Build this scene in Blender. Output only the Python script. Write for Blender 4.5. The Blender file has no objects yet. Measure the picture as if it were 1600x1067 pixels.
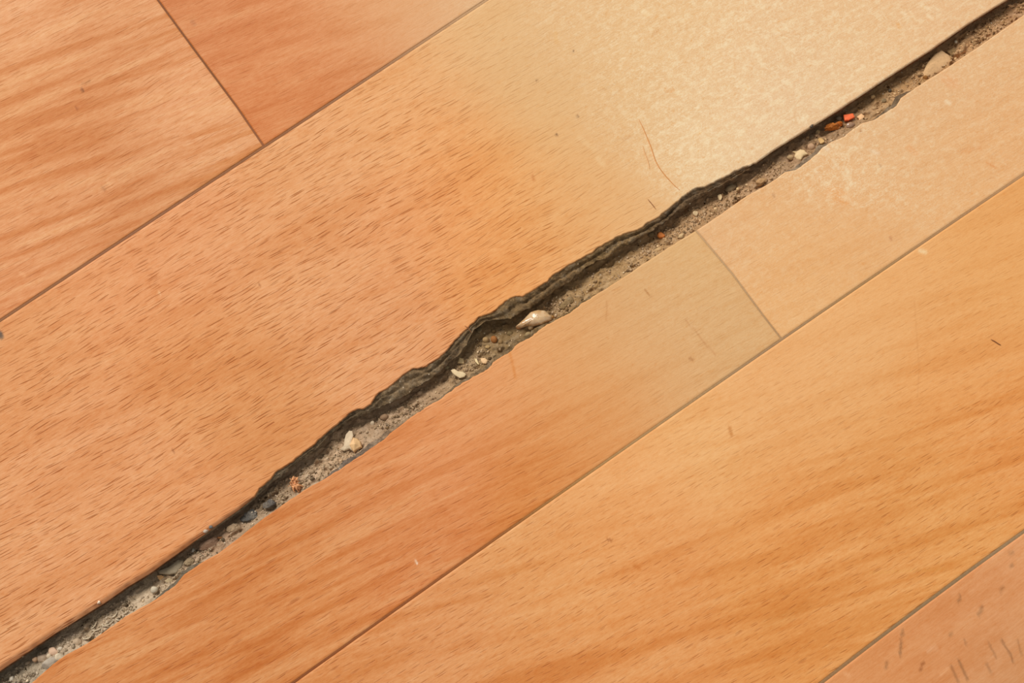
import bpy, math, random
import numpy as np
from mathutils import Matrix, Vector

# ---------------------------------------------------------------- camera, light, exposure
S = 0.00015                                   # one unit of length used below: 0.15 mm
FPX = 2500.0
AX, AY = math.radians(17), math.radians(3)
R = Matrix.Rotation(AY, 3, 'Y') @ Matrix.Rotation(AX, 3, 'X')
RN = np.array(R)
CU = RN @ np.array([0, 0, FPX])
scene = bpy.context.scene
col = scene.collection
cd = bpy.data.cameras.new('camera'); cam = bpy.data.objects.new('camera', cd); col.objects.link(cam)
cam.matrix_world = Matrix.Translation(Vector(CU * S)) @ R.to_4x4()
cd.sensor_width = 36; cd.lens = 36 * FPX / 1600; cd.clip_start = 0.005; cd.clip_end = 50
cd.dof.use_dof = False
scene.camera = cam
scene.view_settings.view_transform = 'Standard'; scene.view_settings.look = 'None'
scene.view_settings.gamma = 1; scene.view_settings.use_curve_mapping = False
scene.view_settings.exposure = 0.0
w = bpy.data.worlds.new('world'); scene.world = w; w.use_nodes = True
w.node_tree.nodes['Background'].inputs[0].default_value = (1.0, 0.985, 0.96, 1)
w.node_tree.nodes['Background'].inputs[1].default_value = 0.36
ld = bpy.data.lights.new('window_light', 'AREA'); ld.shape = 'RECTANGLE'; ld.size = 1.7; ld.size_y = 1.7
ld.energy = 103; ld.color = (1.0, 0.985, 0.96)
lo = bpy.data.objects.new('window_light', ld); col.objects.link(lo)
_ld = Vector((-0.60, 0.74, 0.92)).normalized(); lo.location = _ld * 3.2
lo.rotation_euler = (-_ld).to_track_quat('-Z', 'Y').to_euler()

# ---------------------------------------------------------------- geometry of the place
TH = math.radians(35)
DS = np.array([math.cos(TH), math.sin(TH)]); DT = np.array([-math.sin(TH), math.cos(TH)])

def at(P, z=0.0):
    """photograph pixel -> (s, t) on the level z"""
    P = np.atleast_2d(np.array(P, float))
    d = np.stack([(P[:, 0] - 800) / FPX, -(P[:, 1] - 533.5) / FPX, -np.ones(len(P))], 1) @ RN.T
    k = (z - CU[2]) / d[:, 2]
    W = (CU + d * k[:, None])[:, :2]
    return np.stack([W @ DS, W @ DT], 1)

def px_of(s, t, z=0.0):
    s = np.asarray(s, float); t = np.asarray(t, float)
    X = s[..., None] * DS + t[..., None] * DT
    P = np.concatenate([X, np.zeros(X.shape[:-1] + (1,)) + z], -1) - CU
    L = P @ RN
    return 800 + FPX * L[..., 0] / -L[..., 2], 533.5 - FPX * L[..., 1] / -L[..., 2]

def line(P, z=0.0):
    A = at(P, z); A = A[np.argsort(A[:, 0])]
    n = max(1, len(A) // 5)
    k0 = k1 = (A[-1, 1] - A[0, 1]) / (A[-1, 0] - A[0, 0])
    k0 *= .3; k1 *= .3
    A = np.vstack([[A[0, 0] - 3000, A[0, 1] - 3000 * k0], A, [A[-1, 0] + 3000, A[-1, 1] + 3000 * k1]])
    return lambda s: np.interp(s, A[:, 0], A[:, 1])

# noise
def _h(i, j, seed):
    n = (i * 374761393 + j * 668265263 + seed * 974711) & 0xffffffff
    n = ((n ^ (n >> 13)) * 1274126177) & 0xffffffff
    return ((n ^ (n >> 16)) & 0xffff) / 65535.0
def vn(x, y, seed=0):
    x = np.asarray(x, float); y = np.asarray(y, float) + 0 * x
    i = np.floor(x).astype(np.int64); j = np.floor(y).astype(np.int64)
    u = x - i; v = y - j; u = u * u * (3 - 2 * u); v = v * v * (3 - 2 * v)
    a = _h(i, j, seed); b = _h(i + 1, j, seed); c = _h(i, j + 1, seed); d = _h(i + 1, j + 1, seed)
    return (a + (b - a) * u) * (1 - v) + (c + (d - c) * u) * v
def fbm(x, y, seed=0, o=4):
    r = 0; a = .5
    for k in range(o):
        r = r + a * (vn(x * 2 ** k, y * 2 ** k, seed + k) - .5) * 2; a *= .5
    return r
def lin(c):
    c = np.asarray(c, float) / 255.0
    return np.where(c <= .04045, c / 12.92, ((c + .055) / 1.055) ** 2.4)

UE = [(0,1048),(92.6,985.5),(162,942.7),(200,916.5),(231,898),(282.5,860.8),(323.7,832),(334,823.7),(375,794.8),(398,776),
 (406,762),(422.7,749),(431,737),(457.7,721),(482.5,701),(497,688),(523.7,665),(544,647.6),(556.7,639.4),(569,639.2),(579.4,632),
 (587.6,617.7),(606,605.4),(622,593),(637,580.8),(647.4,575.7),(666,573.2),(682.5,562),(699,547.8),(707,535.5),(721.6,521),(734,508.7),
 (748.5,496),(769,488),(779.4,479.8),(795.9,466.4),(806,463.3),(817,464),(833,453.5),(855.7,440),(864,429),(882.5,418.5),(903,407),
 (925.8,394.8),(936,385.6),(956.7,374),(979.4,364.3),(998,359.3),(1008,350.5),(1028,339),(1042,328),(1055,317.5),(1070,305),(1088.7,293.8),
 (1101,291.5),(1123.7,280.4),(1148.5,267),(1165,259.8),(1181.4,254.6),(1206,237),(1237,217.5),(1267,199),(1284,188.8),(1335,156),
 (1402,112),(1455,78),(1515,36),(1573.5,0)]
TB = [(398,780),(412,767),(420,758),(449.5,739),(472,720),(499,702),(515,681.6),(544,659),(573,646.6),(579,644),(596,636),(626.8,624),
 (647,609.5),(668,595),(688.7,582.7),(697,572.6),(719.6,554),(732,535.5),(740,517),(761,502.5),(779,500),(798,499.4),(816.5,488),(839,475.5),
 (860,460),(890.7,440),(915.5,419.6),(932,409),(944,407),(971,388.7),(1006,370),(1028,356),(1046,344),(1068,326),(1078,319.6),(1103,305),
 (1134,288.7),(1165,270),(1179,259.8)]
LE = [(48.6,1067),(88,1033),(101.8,1023.7),(138.9,1002.9),(199,961),(231.5,942.7),(250,931),(273,915),(286.6,898),(313,879.4),(340,865),
 (375,838),(412,809),(447,784.5),(474,766),(503,749.7),(527.8,735),(560.8,712.6),(579.4,700),(598,687.8),(608,677.5),(626.8,663),
 (651.5,644.5),(682.5,626),(703,611.8),(727.8,595),(760.8,576.7),(771,566),(791.8,552),(808,537.5),(826.8,527),(845,512.8),(866,501.5),
 (890.7,487.6),(907,475),(940,454.6),(977,431),(1006,411),(1033,393.8),(1057.7,378),(1088.7,358.8),(1123.7,336),(1165,307),(1206,283.5),
 (1226.8,268),(1243,265),(1261.9,251.5),(1278,239),(1283,231.8),(1301,220),(1318,213),(1345,193),(1367,186.3),(1385.6,174.5),
 (1400.7,164.3),(1407.5,152.5),(1440,130.5),(1485,102),(1530,72),(1600,22.5)]
L1 = [(0,500),(223,356),(413,230),(533,149),(656,65),(760,3)]
LF = [(456,1067),(533,1015),(660,925),(766,843.6),(866,775),(963,712),(1066,639),(1222.7,531),(1333,451),(1479,355),(1600,272)]
LG = [(1283,1067),(1383,990.7),(1500,902),(1600,830.5)]
J1 = at([(246.7,0),(303,76.7),(370,166.7),(413.5,230)]); J2 = at([(1091,364),(1146,429.4),(1193,493),(1222.7,531)])
def curve(P):
    A = at(P); c = np.polyfit(A[:, 0], A[:, 1], 2); a, b = A[:, 0].min() - 60, A[:, 0].max() + 60
    def f(s):
        q = np.clip(s, a, b); return np.polyval(c, q) + (s - q) * (2 * c[0] * q + c[1]) * .5
    return f
ue0, tb0, le0, l1, lf, lg = line(UE), line(TB, -9), line(LE), curve(L1), curve(LF), curve(LG)
def joint(J):
    J = J[np.argsort(J[:, 1])]
    return lambda t: np.interp(t, J[:, 1], J[:, 0])
j1, j2 = joint(J1), joint(J2)
s_of = lambda x, y: at([(x, y)])[0, 0]
def along(tab):                                # table of (photo x on the crack, value) -> function of s
    A = [(s_of(x, np.interp(x, [p[0] for p in UE], [p[1] for p in UE])), v) for x, v in tab]
    return lambda s: np.interp(s, [a[0] for a in A], [a[1] for a in A])
torn = along([(397,0),(402,1),(1176,1),(1183,0)])
def ue(s):
    k = torn(s)
    return ue0(s) + k * (1.6 * fbm(s / 9, 0 * s, 3) + .8 * fbm(s / 2.5, 0 * s, 5)) + (1 - k) * .5 * fbm(s / 25, 0 * s, 4)
def tb(s):
    k = torn(s)
    return np.minimum(k * (tb0(s) + 2.0 * fbm(s / 7, 0 * s, 8)) + (1 - k) * (ue(s) - 1.2), ue(s) - 1.2)
rag = along([(0,.5),(240,1),(300,.7),(320,.5),(480,.8),(620,1.6),(700,2.2),(870,2),(905,.6),(1200,.5),(1250,1.2),(1410,1),(1420,.3)])
def le(s): return le0(s) + rag(s) * (.9 * fbm(s / 10, 0 * s, 13) + .5 * fbm(s / 3, 0 * s, 14))
chip = along([(0,.8),(215,.8),(240,5),(285,6),(300,1),(465,.8),(485,3),(510,8),(570,8),(600,5),(640,3),(680,4),(725,7),(790,9),(815,5),
              (850,3),(885,5),(900,1.2),(1195,1),(1215,6),(1262,8),(1272,2),(1325,1),(1350,4),(1378,9),(1395,5),(1404,1)])
def ch(s): return le(s) + chip(s) * (1 + .35 * fbm(s / 8, 0 * s, 17))

def bed_z(s, t):
    a = tb(s) + 1.5; b = le(s)
    u = np.clip((a - t) / np.maximum(a - b, 5), -.6, 1.6)      # 0 below the upper sheet's edge .. 1 at the lower edge
    z = np.interp(u, [-.6, 0, .28, .55, .85, 1.0, 1.08, 1.3], [-27, -27, -21.5, -15.5, -10.5, -7.5, -13, -20])
    amp = np.interp(u, [0, .2, 1, 1.1], [1, 1.6, 1.3, .2])
    lum = np.maximum(0, fbm(s / 11, t / 9, 33, 2) - .05) * 7 - np.maximum(0, fbm(s / 17, t / 9, 37, 2) - .18) * 12
    return z + amp * (lum + 1.8 * fbm(s / 26, t / 16, 21, 3) + 1.3 * fbm(s / 7, t / 6, 25, 3) + .6 * fbm(s / 2.2, t / 2.2, 29, 2))

# ---------------------------------------------------------------- helpers
def put(o, parent=None):
    col.objects.link(o)
    if parent: o.parent = parent
    return o
def tag(o, label, cat, group=None, kind=None):
    if label: o['label'] = label
    if cat: o['category'] = cat
    if group: o['group'] = group
    if kind: o['kind'] = kind
    return o
def mesh(name, co, faces, m, colors=None, uv=None, wear=None, parent=None, smooth=True, origin=None):
    co = np.asarray(co, float) * S
    org = np.zeros(3) if origin is None else np.asarray(origin, float) * S
    me = bpy.data.meshes.new(name)
    me.from_pydata((co - org).tolist(), [], faces.tolist() if hasattr(faces, 'tolist') else faces)
    if colors is not None:
        a = me.color_attributes.new('tone', 'FLOAT_COLOR', 'POINT')
        c = np.ones((len(co), 4)); c[:, :3] = colors; a.data.foreach_set('color', c.ravel())
    if uv is not None:
        a = me.attributes.new('grain', 'FLOAT_VECTOR', 'POINT'); g = np.zeros((len(co), 3)); g[:, :2] = uv
        a.data.foreach_set('vector', g.ravel())
    if wear is not None:
        a = me.attributes.new('wear', 'FLOAT', 'POINT'); a.data.foreach_set('value', np.asarray(wear, float))
    me.polygons.foreach_set('use_smooth', [smooth] * len(me.polygons))
    me.materials.append(m); me.update()
    o = bpy.data.objects.new(name, me)
    o.location = org
    return put(o, parent)
def gridfaces(n, m):
    """n columns x m rows, index = i*m + j"""
    i, j = np.meshgrid(np.arange(n - 1), np.arange(m - 1), indexing='ij')
    a = i * m + j
    return np.stack([a, a + m, a + m + 1, a + 1], -1).reshape(-1, 4)
def world(s, t, z):
    s = np.asarray(s, float); t = np.asarray(t, float); z = np.asarray(z, float) + 0 * s
    return np.stack([s * DS[0] + t * DT[0], s * DS[1] + t * DT[1], z], -1)

class N:
    """small node-tree writer"""
    def __init__(self, name):
        self.m = bpy.data.materials.new(name); self.m.use_nodes = True
        self.t = self.m.node_tree; self.b = self.t.nodes['Principled BSDF']
    def n(self, kind, **kw):
        x = self.t.nodes.new(kind)
        for k, v in kw.items():
            if k.startswith('_'): setattr(x, k[1:], v)
        return x
    def set(self, node, i, v):
        if isinstance(v, bpy.types.NodeSocket): self.t.links.new(v, node.inputs[i])
        else: node.inputs[i].default_value = v
    def attr(self, name, out): 
        a = self.n('ShaderNodeAttribute', _attribute_name=name); return a.outputs[out]
    def math(self, op, a, b=0.0, c=None, clamp=False):
        x = self.n('ShaderNodeMath', _operation=op, _use_clamp=clamp); self.set(x, 0, a); self.set(x, 1, b)
        if c is not None: self.set(x, 2, c)
        return x.outputs[0]
    def vmul(self, a, v):
        x = self.n('ShaderNodeVectorMath', _operation='MULTIPLY'); self.set(x, 0, a); x.inputs[1].default_value = v; return x.outputs[0]
    def vadd(self, a, b):
        x = self.n('ShaderNodeVectorMath', _operation='ADD'); self.set(x, 0, a); self.set(x, 1, b); return x.outputs[0]
    def noise(self, vec, scale, detail=2, rough=.5, dist=0, out='Fac'):
        x = self.n('ShaderNodeTexNoise'); self.set(x, 'Vector', vec); self.set(x, 'Scale', scale); self.set(x, 'Detail', detail)
        self.set(x, 'Roughness', rough); self.set(x, 'Distortion', dist); return x.outputs[out]
    def mapr(self, v, a, b, c=0.0, d=1.0):
        x = self.n('ShaderNodeMapRange', _interpolation_type='SMOOTHSTEP'); self.set(x, 0, v)
        for i, k in enumerate((a, b, c, d)): self.set(x, i + 1, k)
        return x.outputs[0]
    def mix(self, f, a, b, mode='MIX'):
        x = self.n('ShaderNodeMix', _data_type='RGBA', _blend_type=mode); self.set(x, 0, f); self.set(x, 6, a); self.set(x, 7, b)
        return x.outputs[2]
    def bump(self, h, dist, strength=1.0, normal=None):
        x = self.n('ShaderNodeBump'); self.set(x, 'Height', h); self.set(x, 'Distance', dist); self.set(x, 'Strength', strength)
        if normal is not None: self.set(x, 'Normal', normal)
        return x.outputs[0]
    def out(self, color, rough, normal=None, spec=.5):
        self.set(self.b, 'Base Color', color); self.set(self.b, 'Roughness', rough); self.set(self.b, 'Specular IOR Level', spec)
        if normal is not None: self.set(self.b, 'Normal', normal)
        return self.m
def rgb(c): l = lin(c); return (float(l[0]), float(l[1]), float(l[2]), 1)

def wood(name, fleck=.5, bands=.5, fine=.5, band_scale=(260, 26), fleck_size=1.0, band_tilt=0.0, plen=1.0, spec=.12):
    k = N(name)
    g = k.attr('grain', 'Vector'); tone = k.attr('tone', 'Color'); wear = k.attr('wear', 'Fac')
    keep = k.math('SUBTRACT', 1.0, wear, clamp=True)
    kb = k.math('MAXIMUM', keep, .22)
    # broad figure of the print, running at a slant to the pores
    rot = k.n('ShaderNodeVectorRotate', _rotation_type='Z_AXIS'); k.set(rot, 'Vector', g); k.set(rot, 'Angle', band_tilt)
    gb = k.vmul(rot.outputs[0], (1 / band_scale[0], 1 / band_scale[1], 1))
    nb = k.noise(gb, 1.0, 3, .55, .3)
    c = k.mix(k.math('MULTIPLY', k.mapr(nb, .46, .66), k.math('MULTIPLY', kb, bands)), tone, k.mix(1.0, tone, (.85, .68, .45, 1), 'MULTIPLY'))
    c = k.mix(k.math('MULTIPLY', k.mapr(nb, .50, .30), k.math('MULTIPLY', kb, bands * .8)), c, k.mix(.3, c, rgb((252, 206, 150))))
    # mottling
    nm = k.noise(k.vmul(g, (1 / 60, 1 / 24, 1)), 1.0, 4, .6)
    c = k.mix(k.math('MULTIPLY', k.mapr(nm, .45, .75), k.math('ADD', k.math('MULTIPLY', keep, .5), .12)), c, k.mix(1.0, c, (.93, .83, .70, 1), 'MULTIPLY'))
    # fine fibres
    nf = k.noise(k.vmul(g, (1 / 26, 1 / 2.8, 1)), 1.0, 2, .6)
    c = k.mix(k.math('MULTIPLY', k.mapr(nf, .35, .66), k.math('MULTIPLY', kb, fine * .72)), k.mix(k.math('MULTIPLY', keep, .2 * fine), c, k.mix(1.0, c, (1.05, 1.10, 1.15, 1), 'MULTIPLY')), k.mix(1.0, c, (.88, .73, .55, 1), 'MULTIPLY'))
    nl = k.noise(k.vadd(k.vmul(g, (1 / 44, 1 / 5, 1)), (13, 7, 0)), 1.0, 3, .65)
    c = k.mix(k.math('MULTIPLY', k.mapr(nl, .46, .68), k.math('MULTIPLY', keep, .55 * fine)), c, k.mix(1.0, c, (1.07, 1.17, 1.26, 1), 'MULTIPLY'))
    # pores: short dashes
    tot = None
    wob = k.noise(k.vmul(g, (1 / 90, 1 / 40, 1)), 1.0, 1, .5, 0, 'Color')
    for (L, W, ex, ey, thr, amt, off) in ((44 * plen, 8.6, .40, .115, 1 - .85 * fleck_size, 1.0, 0), (27 * plen, 5.8, .38, .13, 1 - .60 * fleck_size, .6, 37.3), (40 * plen, 10.0, .38, .085, .2, .75, 91.7)):
        q = k.vadd(k.vmul(k.vadd(g, (off, off * 1.7, 0)), (1 / L, 1 / W, 1)), k.vmul(wob, (.8, 1.5, 0)))
        v = k.n('ShaderNodeTexVoronoi', _voronoi_dimensions='2D'); k.set(v, 'Vector', q); k.set(v, 'Scale', 1.0)
        k.set(v, 'Randomness', 1.0)
        dv = k.n('ShaderNodeVectorMath', _operation='SUBTRACT'); k.set(dv, 0, q); k.set(dv, 1, v.outputs['Position'])
        dd = k.n('ShaderNodeVectorMath', _operation='LENGTH'); k.set(dd, 0, k.vmul(dv.outputs[0], (1 / ex, 1 / ey, 0)))
        sep = k.n('ShaderNodeSeparateColor'); k.set(sep, 0, v.outputs['Color'])
        d = k.mapr(dd.outputs['Value'], 1.0, .35)
        p = k.math('MULTIPLY', k.math('MULTIPLY', d, k.mapr(sep.outputs[0], thr - .05, thr + .5)), amt)
        tot = p if tot is None else k.math('MAXIMUM', tot, p)
    dens = k.mapr(k.noise(k.vmul(g, (1 / 150, 1 / 50, 1)), 1.0, 2), .3, .62, .72, 1.0)
    pore = k.math('MULTIPLY', k.math('MULTIPLY', tot, dens), fleck)
    pv = k.math('MULTIPLY', pore, k.math('MAXIMUM', k.math('SUBTRACT', 1.0, k.math('MULTIPLY', wear, .80)), 0.0))
    c = k.mix(k.math('MULTIPLY', pv, 1.0, clamp=True), c, k.mix(1.0, c, (.61, .42, .26, 1), 'MULTIPLY'))
    # worn skin: pale scuffs and a web of fine scratches
    P = k.attr('grain', 'Vector')
    w1 = k.noise(k.vmul(P, (1 / 17, 1 / 12, 1)), 1.0, 5, .72)
    heavy = k.mapr(wear, .80, 1.25)
    c = k.mix(k.math('MULTIPLY', k.mapr(w1, .46, .66), k.math('MULTIPLY', heavy, .70)), c, rgb((246, 222, 180)))
    for sc, off in ((1 / 22, 5), (1 / 12, 90), (1 / 7, 33)):
        w2 = k.noise(k.vadd(k.vmul(P, (sc * .8, sc * 1.1, 1)), (off, off, 0)), 1.0, 2, .5, 2.4)
        ridge = k.mapr(k.math('ABSOLUTE', k.math('SUBTRACT', w2, .5)), .030, .002)
        c = k.mix(k.math('MULTIPLY', ridge, k.math('MULTIPLY', heavy, .42)), c, rgb((248, 228, 190)))
    w4 = k.noise(k.vadd(k.vmul(P, (1 / 14, 1 / 9, 1)), (61, 27, 0)), 1.0, 4, .7)
    c = k.mix(k.math('MULTIPLY', k.mapr(w4, .56, .74), k.math('MULTIPLY', wear, .55)), c, k.mix(1.0, c, (.93, .74, .50, 1), 'MULTIPLY'))
    w3 = k.noise(k.vadd(k.vmul(P, (1 / 22, 1 / 18, 1)), (41, 17, 0)), 1.0, 3, .6, 1.2)
    c = k.mix(k.math('MULTIPLY', k.mapr(k.math('ABSOLUTE', k.math('SUBTRACT', w3, .5)), .022, .003), k.math('MULTIPLY', k.mapr(wear, .5, 1.1), .22)), c, k.mix(1.0, c, (.82, .66, .5, 1), 'MULTIPLY'))
    # small blotches of the print
    n5 = k.noise(k.vadd(k.vmul(g, (1 / 11, 1 / 5.5, 1)), (23, 71, 0)), 1.0, 3, .7)
    bl = k.math('ADD', .35, k.math('MULTIPLY', keep, .65))
    c = k.mix(k.math('MULTIPLY', k.mapr(n5, .50, .70), bl), c, k.mix(1.0, c, (.955, .87, .77, 1), 'MULTIPLY'))
    c = k.mix(k.math('MULTIPLY', k.mapr(n5, .50, .30), bl), c, k.mix(1.0, c, (1.035, 1.09, 1.17, 1), 'MULTIPLY'))
    # grain of the embossing
    nsp = k.noise(k.vmul(P, (1 / 3.2, 1 / 2.6, 1)), 1.0, 3, .7)
    c = k.mix(k.mapr(nsp, .3, .7, 0, .16), c, k.mix(1.0, c, (.80, .72, .62, 1), 'MULTIPLY'))
    h = k.math('SUBTRACT', k.math('MULTIPLY', nsp, .35), k.math('MULTIPLY', pv, .9))
    h = k.math('ADD', h, k.math('MULTIPLY', nf, .5))
    nrm = k.bump(h, S * .9, .55)
    return k.out(c, k.math('ADD', .46, k.math('MULTIPLY', wear, .12)), nrm, spec)

def gritty(name, sc, contrast=.5, rough=.85, bump=1.0, spec=.25, spots=0.0, dist=1.5):
    k = N(name)
    tc = k.n('ShaderNodeTexCoord'); P = k.vmul(tc.outputs['Object'], (1 / S,) * 3)
    tone = k.attr('tone', 'Color')
    a = k.noise(P, 1 / sc, 5, .7); b = k.noise(P, 1 / (sc * 5), 3, .6)
    c = k.mix(k.mapr(a, .42, .70, 0, contrast), tone, k.mix(1.0, tone, (.45, .40, .34, 1), 'MULTIPLY'))
    c = k.mix(k.mapr(b, .48, .66, 0, contrast * .6), c, k.mix(.35, c, rgb((225, 205, 175))))
    if spots:
        v = k.n('ShaderNodeTexVoronoi'); k.set(v, 'Vector', P); k.set(v, 'Scale', 1 / 5.0)
        sep = k.n('ShaderNodeSeparateColor'); k.set(sep, 0, v.outputs['Color'])
        c = k.mix(k.math('MULTIPLY', k.mapr(v.outputs['Distance'], .32, .18), k.mapr(sep.outputs[0], 1 - spots, 1 - spots + .05)), c, rgb((215, 195, 165)))
    return k.out(c, rough, k.bump(k.math('ADD', a, k.math('MULTIPLY', b, 1.2)), S * dist, bump), spec)

M_sand = gritty('gritty_dirt', 2.6, .55, .92, 1.0, .15, .10, 2.2)
M_back = gritty('torn_linoleum_backing', 2.6, .65, .9, 1.0, .15, .06, 3.2)
M_stone = gritty('matt_stone', 4.0, .28, .8, .7, .3, 0, 1.2)
M_dark = gritty('dark_shiny_slag', 2.4, .6, .35, 1.0, .7, .25, 2.0)
M_crumb = gritty('crumbly_chunk', 2.2, .6, .9, 1.0, .2, .05, 2.4)
M_chip = gritty('flat_chip', 3.0, .2, .6, .5, .35, 0, .7)
M_grain = gritty('sand_grain', 3.0, .2, .95, .5, .08, 0, .6)
def quartz():
    k = N('milky_quartz'); tone = k.attr('tone', 'Color')
    tc = k.n('ShaderNodeTexCoord'); P = k.vmul(tc.outputs['Object'], (1 / S,) * 3)
    b = k.noise(P, 1 / 9, 3, .6)
    c = k.mix(k.mapr(b, .40, .62), tone, k.mix(1.0, tone, (.86, .74, .58, 1), 'MULTIPLY'))
    k.set(k.b, 'Subsurface Weight', .25); k.set(k.b, 'Subsurface Scale', S * 6); k.set(k.b, 'Subsurface Radius', (1, .7, .45))
    return k.out(c, .12, k.bump(b, S * 1.5, .5), .7)
M_quartz = quartz()
def plain(name, c, rough=.6, spec=.3):
    k = N(name); tc = k.n('ShaderNodeTexCoord'); n = k.noise(k.vmul(tc.outputs['Object'], (1 / S,) * 3), 1 / 5, 2)
    return k.out(k.mix(k.mapr(n, .3, .7, 0, .4), rgb(c), k.mix(1.0, rgb(c), (.7, .65, .6, 1), 'MULTIPLY')), rough, None, spec)
def seam_mat():
    k = N('printed_joint_line'); tone = k.attr('tone', 'Color'); tc = k.n('ShaderNodeTexCoord')
    n = k.noise(k.vmul(tc.outputs['Object'], (1 / S,) * 3), 1 / 3, 3)
    return k.out(k.mix(k.mapr(n, .35, .7, 0, .35), tone, k.mix(1.0, tone, (.7, .62, .55, 1), 'MULTIPLY')), .7, None, .2)
M_seam = seam_mat()

# ---------------------------------------------------------------- colour fields (the print's own tones and its wear)
def field(pts, x, y, sig):
    num = 0; den = 1e-12
    for (px, py, c) in pts:
        d2 = ((x - px) ** 2 + (y - py) ** 2) / sig ** 2
        k = np.exp(-d2 * .5) + 1e-5 / (1 + d2)
        num = num + k[:, None] * np.array(c, float); den = den + k
    return num / den[:, None]
TONE = {
 'A': [(20,10,(236,178,130)),(60,60,(226,158,106)),(150,90,(214,142,86)),(80,200,(215,143,88)),(200,30,(226,162,112)),(300,180,(230,164,114)),
       (330,120,(226,157,106)),(100,300,(228,162,112)),(250,270,(218,150,98)),(50,400,(224,154,102)),(20,260,(226,156,100)),(180,340,(214,142,88)),(350,220,(230,168,118)),(10,150,(220,150,92)),(30,470,(224,152,100))],
 'B': [(300,20,(212,134,80)),(370,60,(216,140,88)),(450,60,(220,144,90)),(400,170,(216,134,78)),(520,50,(222,148,98)),(600,60,(222,154,104)),(480,130,(214,134,78)),
       (560,100,(212,132,78)),(610,15,(228,172,122)),(650,25,(228,180,134)),(700,10,(226,180,132)),(590,5,(228,172,120)),(540,5,(226,160,112))],
 'C': [(50,560,(226,156,100)),(200,450,(230,158,104)),(300,400,(230,160,108)),(150,700,(230,162,110)),(450,400,(230,162,108)),(500,500,(232,166,114)),
       (400,600,(222,152,94)),(100,900,(230,162,110)),(30,1000,(228,162,110)),(500,250,(232,168,114)),(600,170,(236,174,118)),(650,110,(234,174,118)),
       (700,200,(236,166,104)),(780,270,(238,166,96)),(720,330,(236,162,100)),(850,330,(236,172,110)),(640,350,(232,162,108)),(600,520,(230,162,110)),
       (250,800,(230,160,106)),(300,560,(226,154,96)),(780,400,(236,164,98)),(780,100,(228,184,130)),(860,50,(230,186,134)),(720,60,(230,184,130)),
       (850,170,(228,182,128)),(900,150,(228,184,130)),(1000,50,(232,190,138)),(1000,180,(230,188,136)),(1080,230,(236,200,152)),(950,300,(230,180,124)),
       (900,250,(230,180,122)),(1100,120,(234,192,142)),(1250,100,(234,192,144)),(1350,50,(234,190,140)),(1480,20,(234,188,140)),(1150,200,(236,198,154)),
       (1250,160,(234,196,154)),(1000,320,(230,184,130)),(900,370,(236,170,106)),(940,340,(232,176,116))],
 'D': [(150,1040,(216,142,84)),(300,950,(220,148,92)),(450,850,(216,142,84)),(400,1000,(210,132,72)),(500,950,(222,148,90)),(600,800,(220,144,88)),(520,740,(222,150,96)),
       (650,880,(218,138,82)),(700,720,(226,150,98)),(800,620,(230,162,106)),(830,760,(218,138,72)),(900,560,(226,168,110)),(950,650,(226,160,100)),
       (1000,500,(222,172,118)),(1080,420,(224,178,122)),(1130,520,(222,176,124)),(1050,600,(226,172,116)),(650,650,(228,152,96)),(900,700,(224,152,90)),(1170,530,(224,176,120)),(720,640,(228,156,100))],
 'E': [(1200,350,(234,178,118)),(1130,360,(230,182,134)),(1300,300,(234,178,122)),(1300,380,(234,178,120)),(1400,200,(230,182,132)),(1500,120,(230,182,132)),
       (1550,200,(234,178,122)),(1300,240,(232,190,142)),(1220,300,(230,182,132)),(1230,450,(236,180,120)),(1480,300,(234,180,124)),(1270,420,(236,182,124))],
 'F': [(520,1050,(222,150,92)),(620,990,(226,156,100)),(800,870,(230,164,104)),(700,960,(226,156,100)),(900,900,(232,162,98)),(1000,780,(238,172,110)),(1100,680,(240,182,120)),
       (1200,600,(238,178,118)),(1300,550,(238,180,120)),(1400,450,(238,178,116)),(1550,400,(236,172,106)),(1500,600,(236,168,102)),(1570,700,(232,156,88)),
       (1400,750,(230,160,92)),(1250,800,(236,166,100)),(1200,950,(230,158,90)),(1050,1000,(228,154,90)),(850,1040,(224,150,88)),(1350,900,(234,166,100)),(1500,830,(234,166,98)),(1300,680,(236,172,108)),(1000,900,(230,156,92))],
 'G': [(1350,1040,(224,154,98)),(1430,1010,(220,148,94)),(1500,980,(222,154,104)),(1550,900,(226,158,106)),(1570,1030,(214,154,106)),(1470,940,(222,150,94))]}
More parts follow.
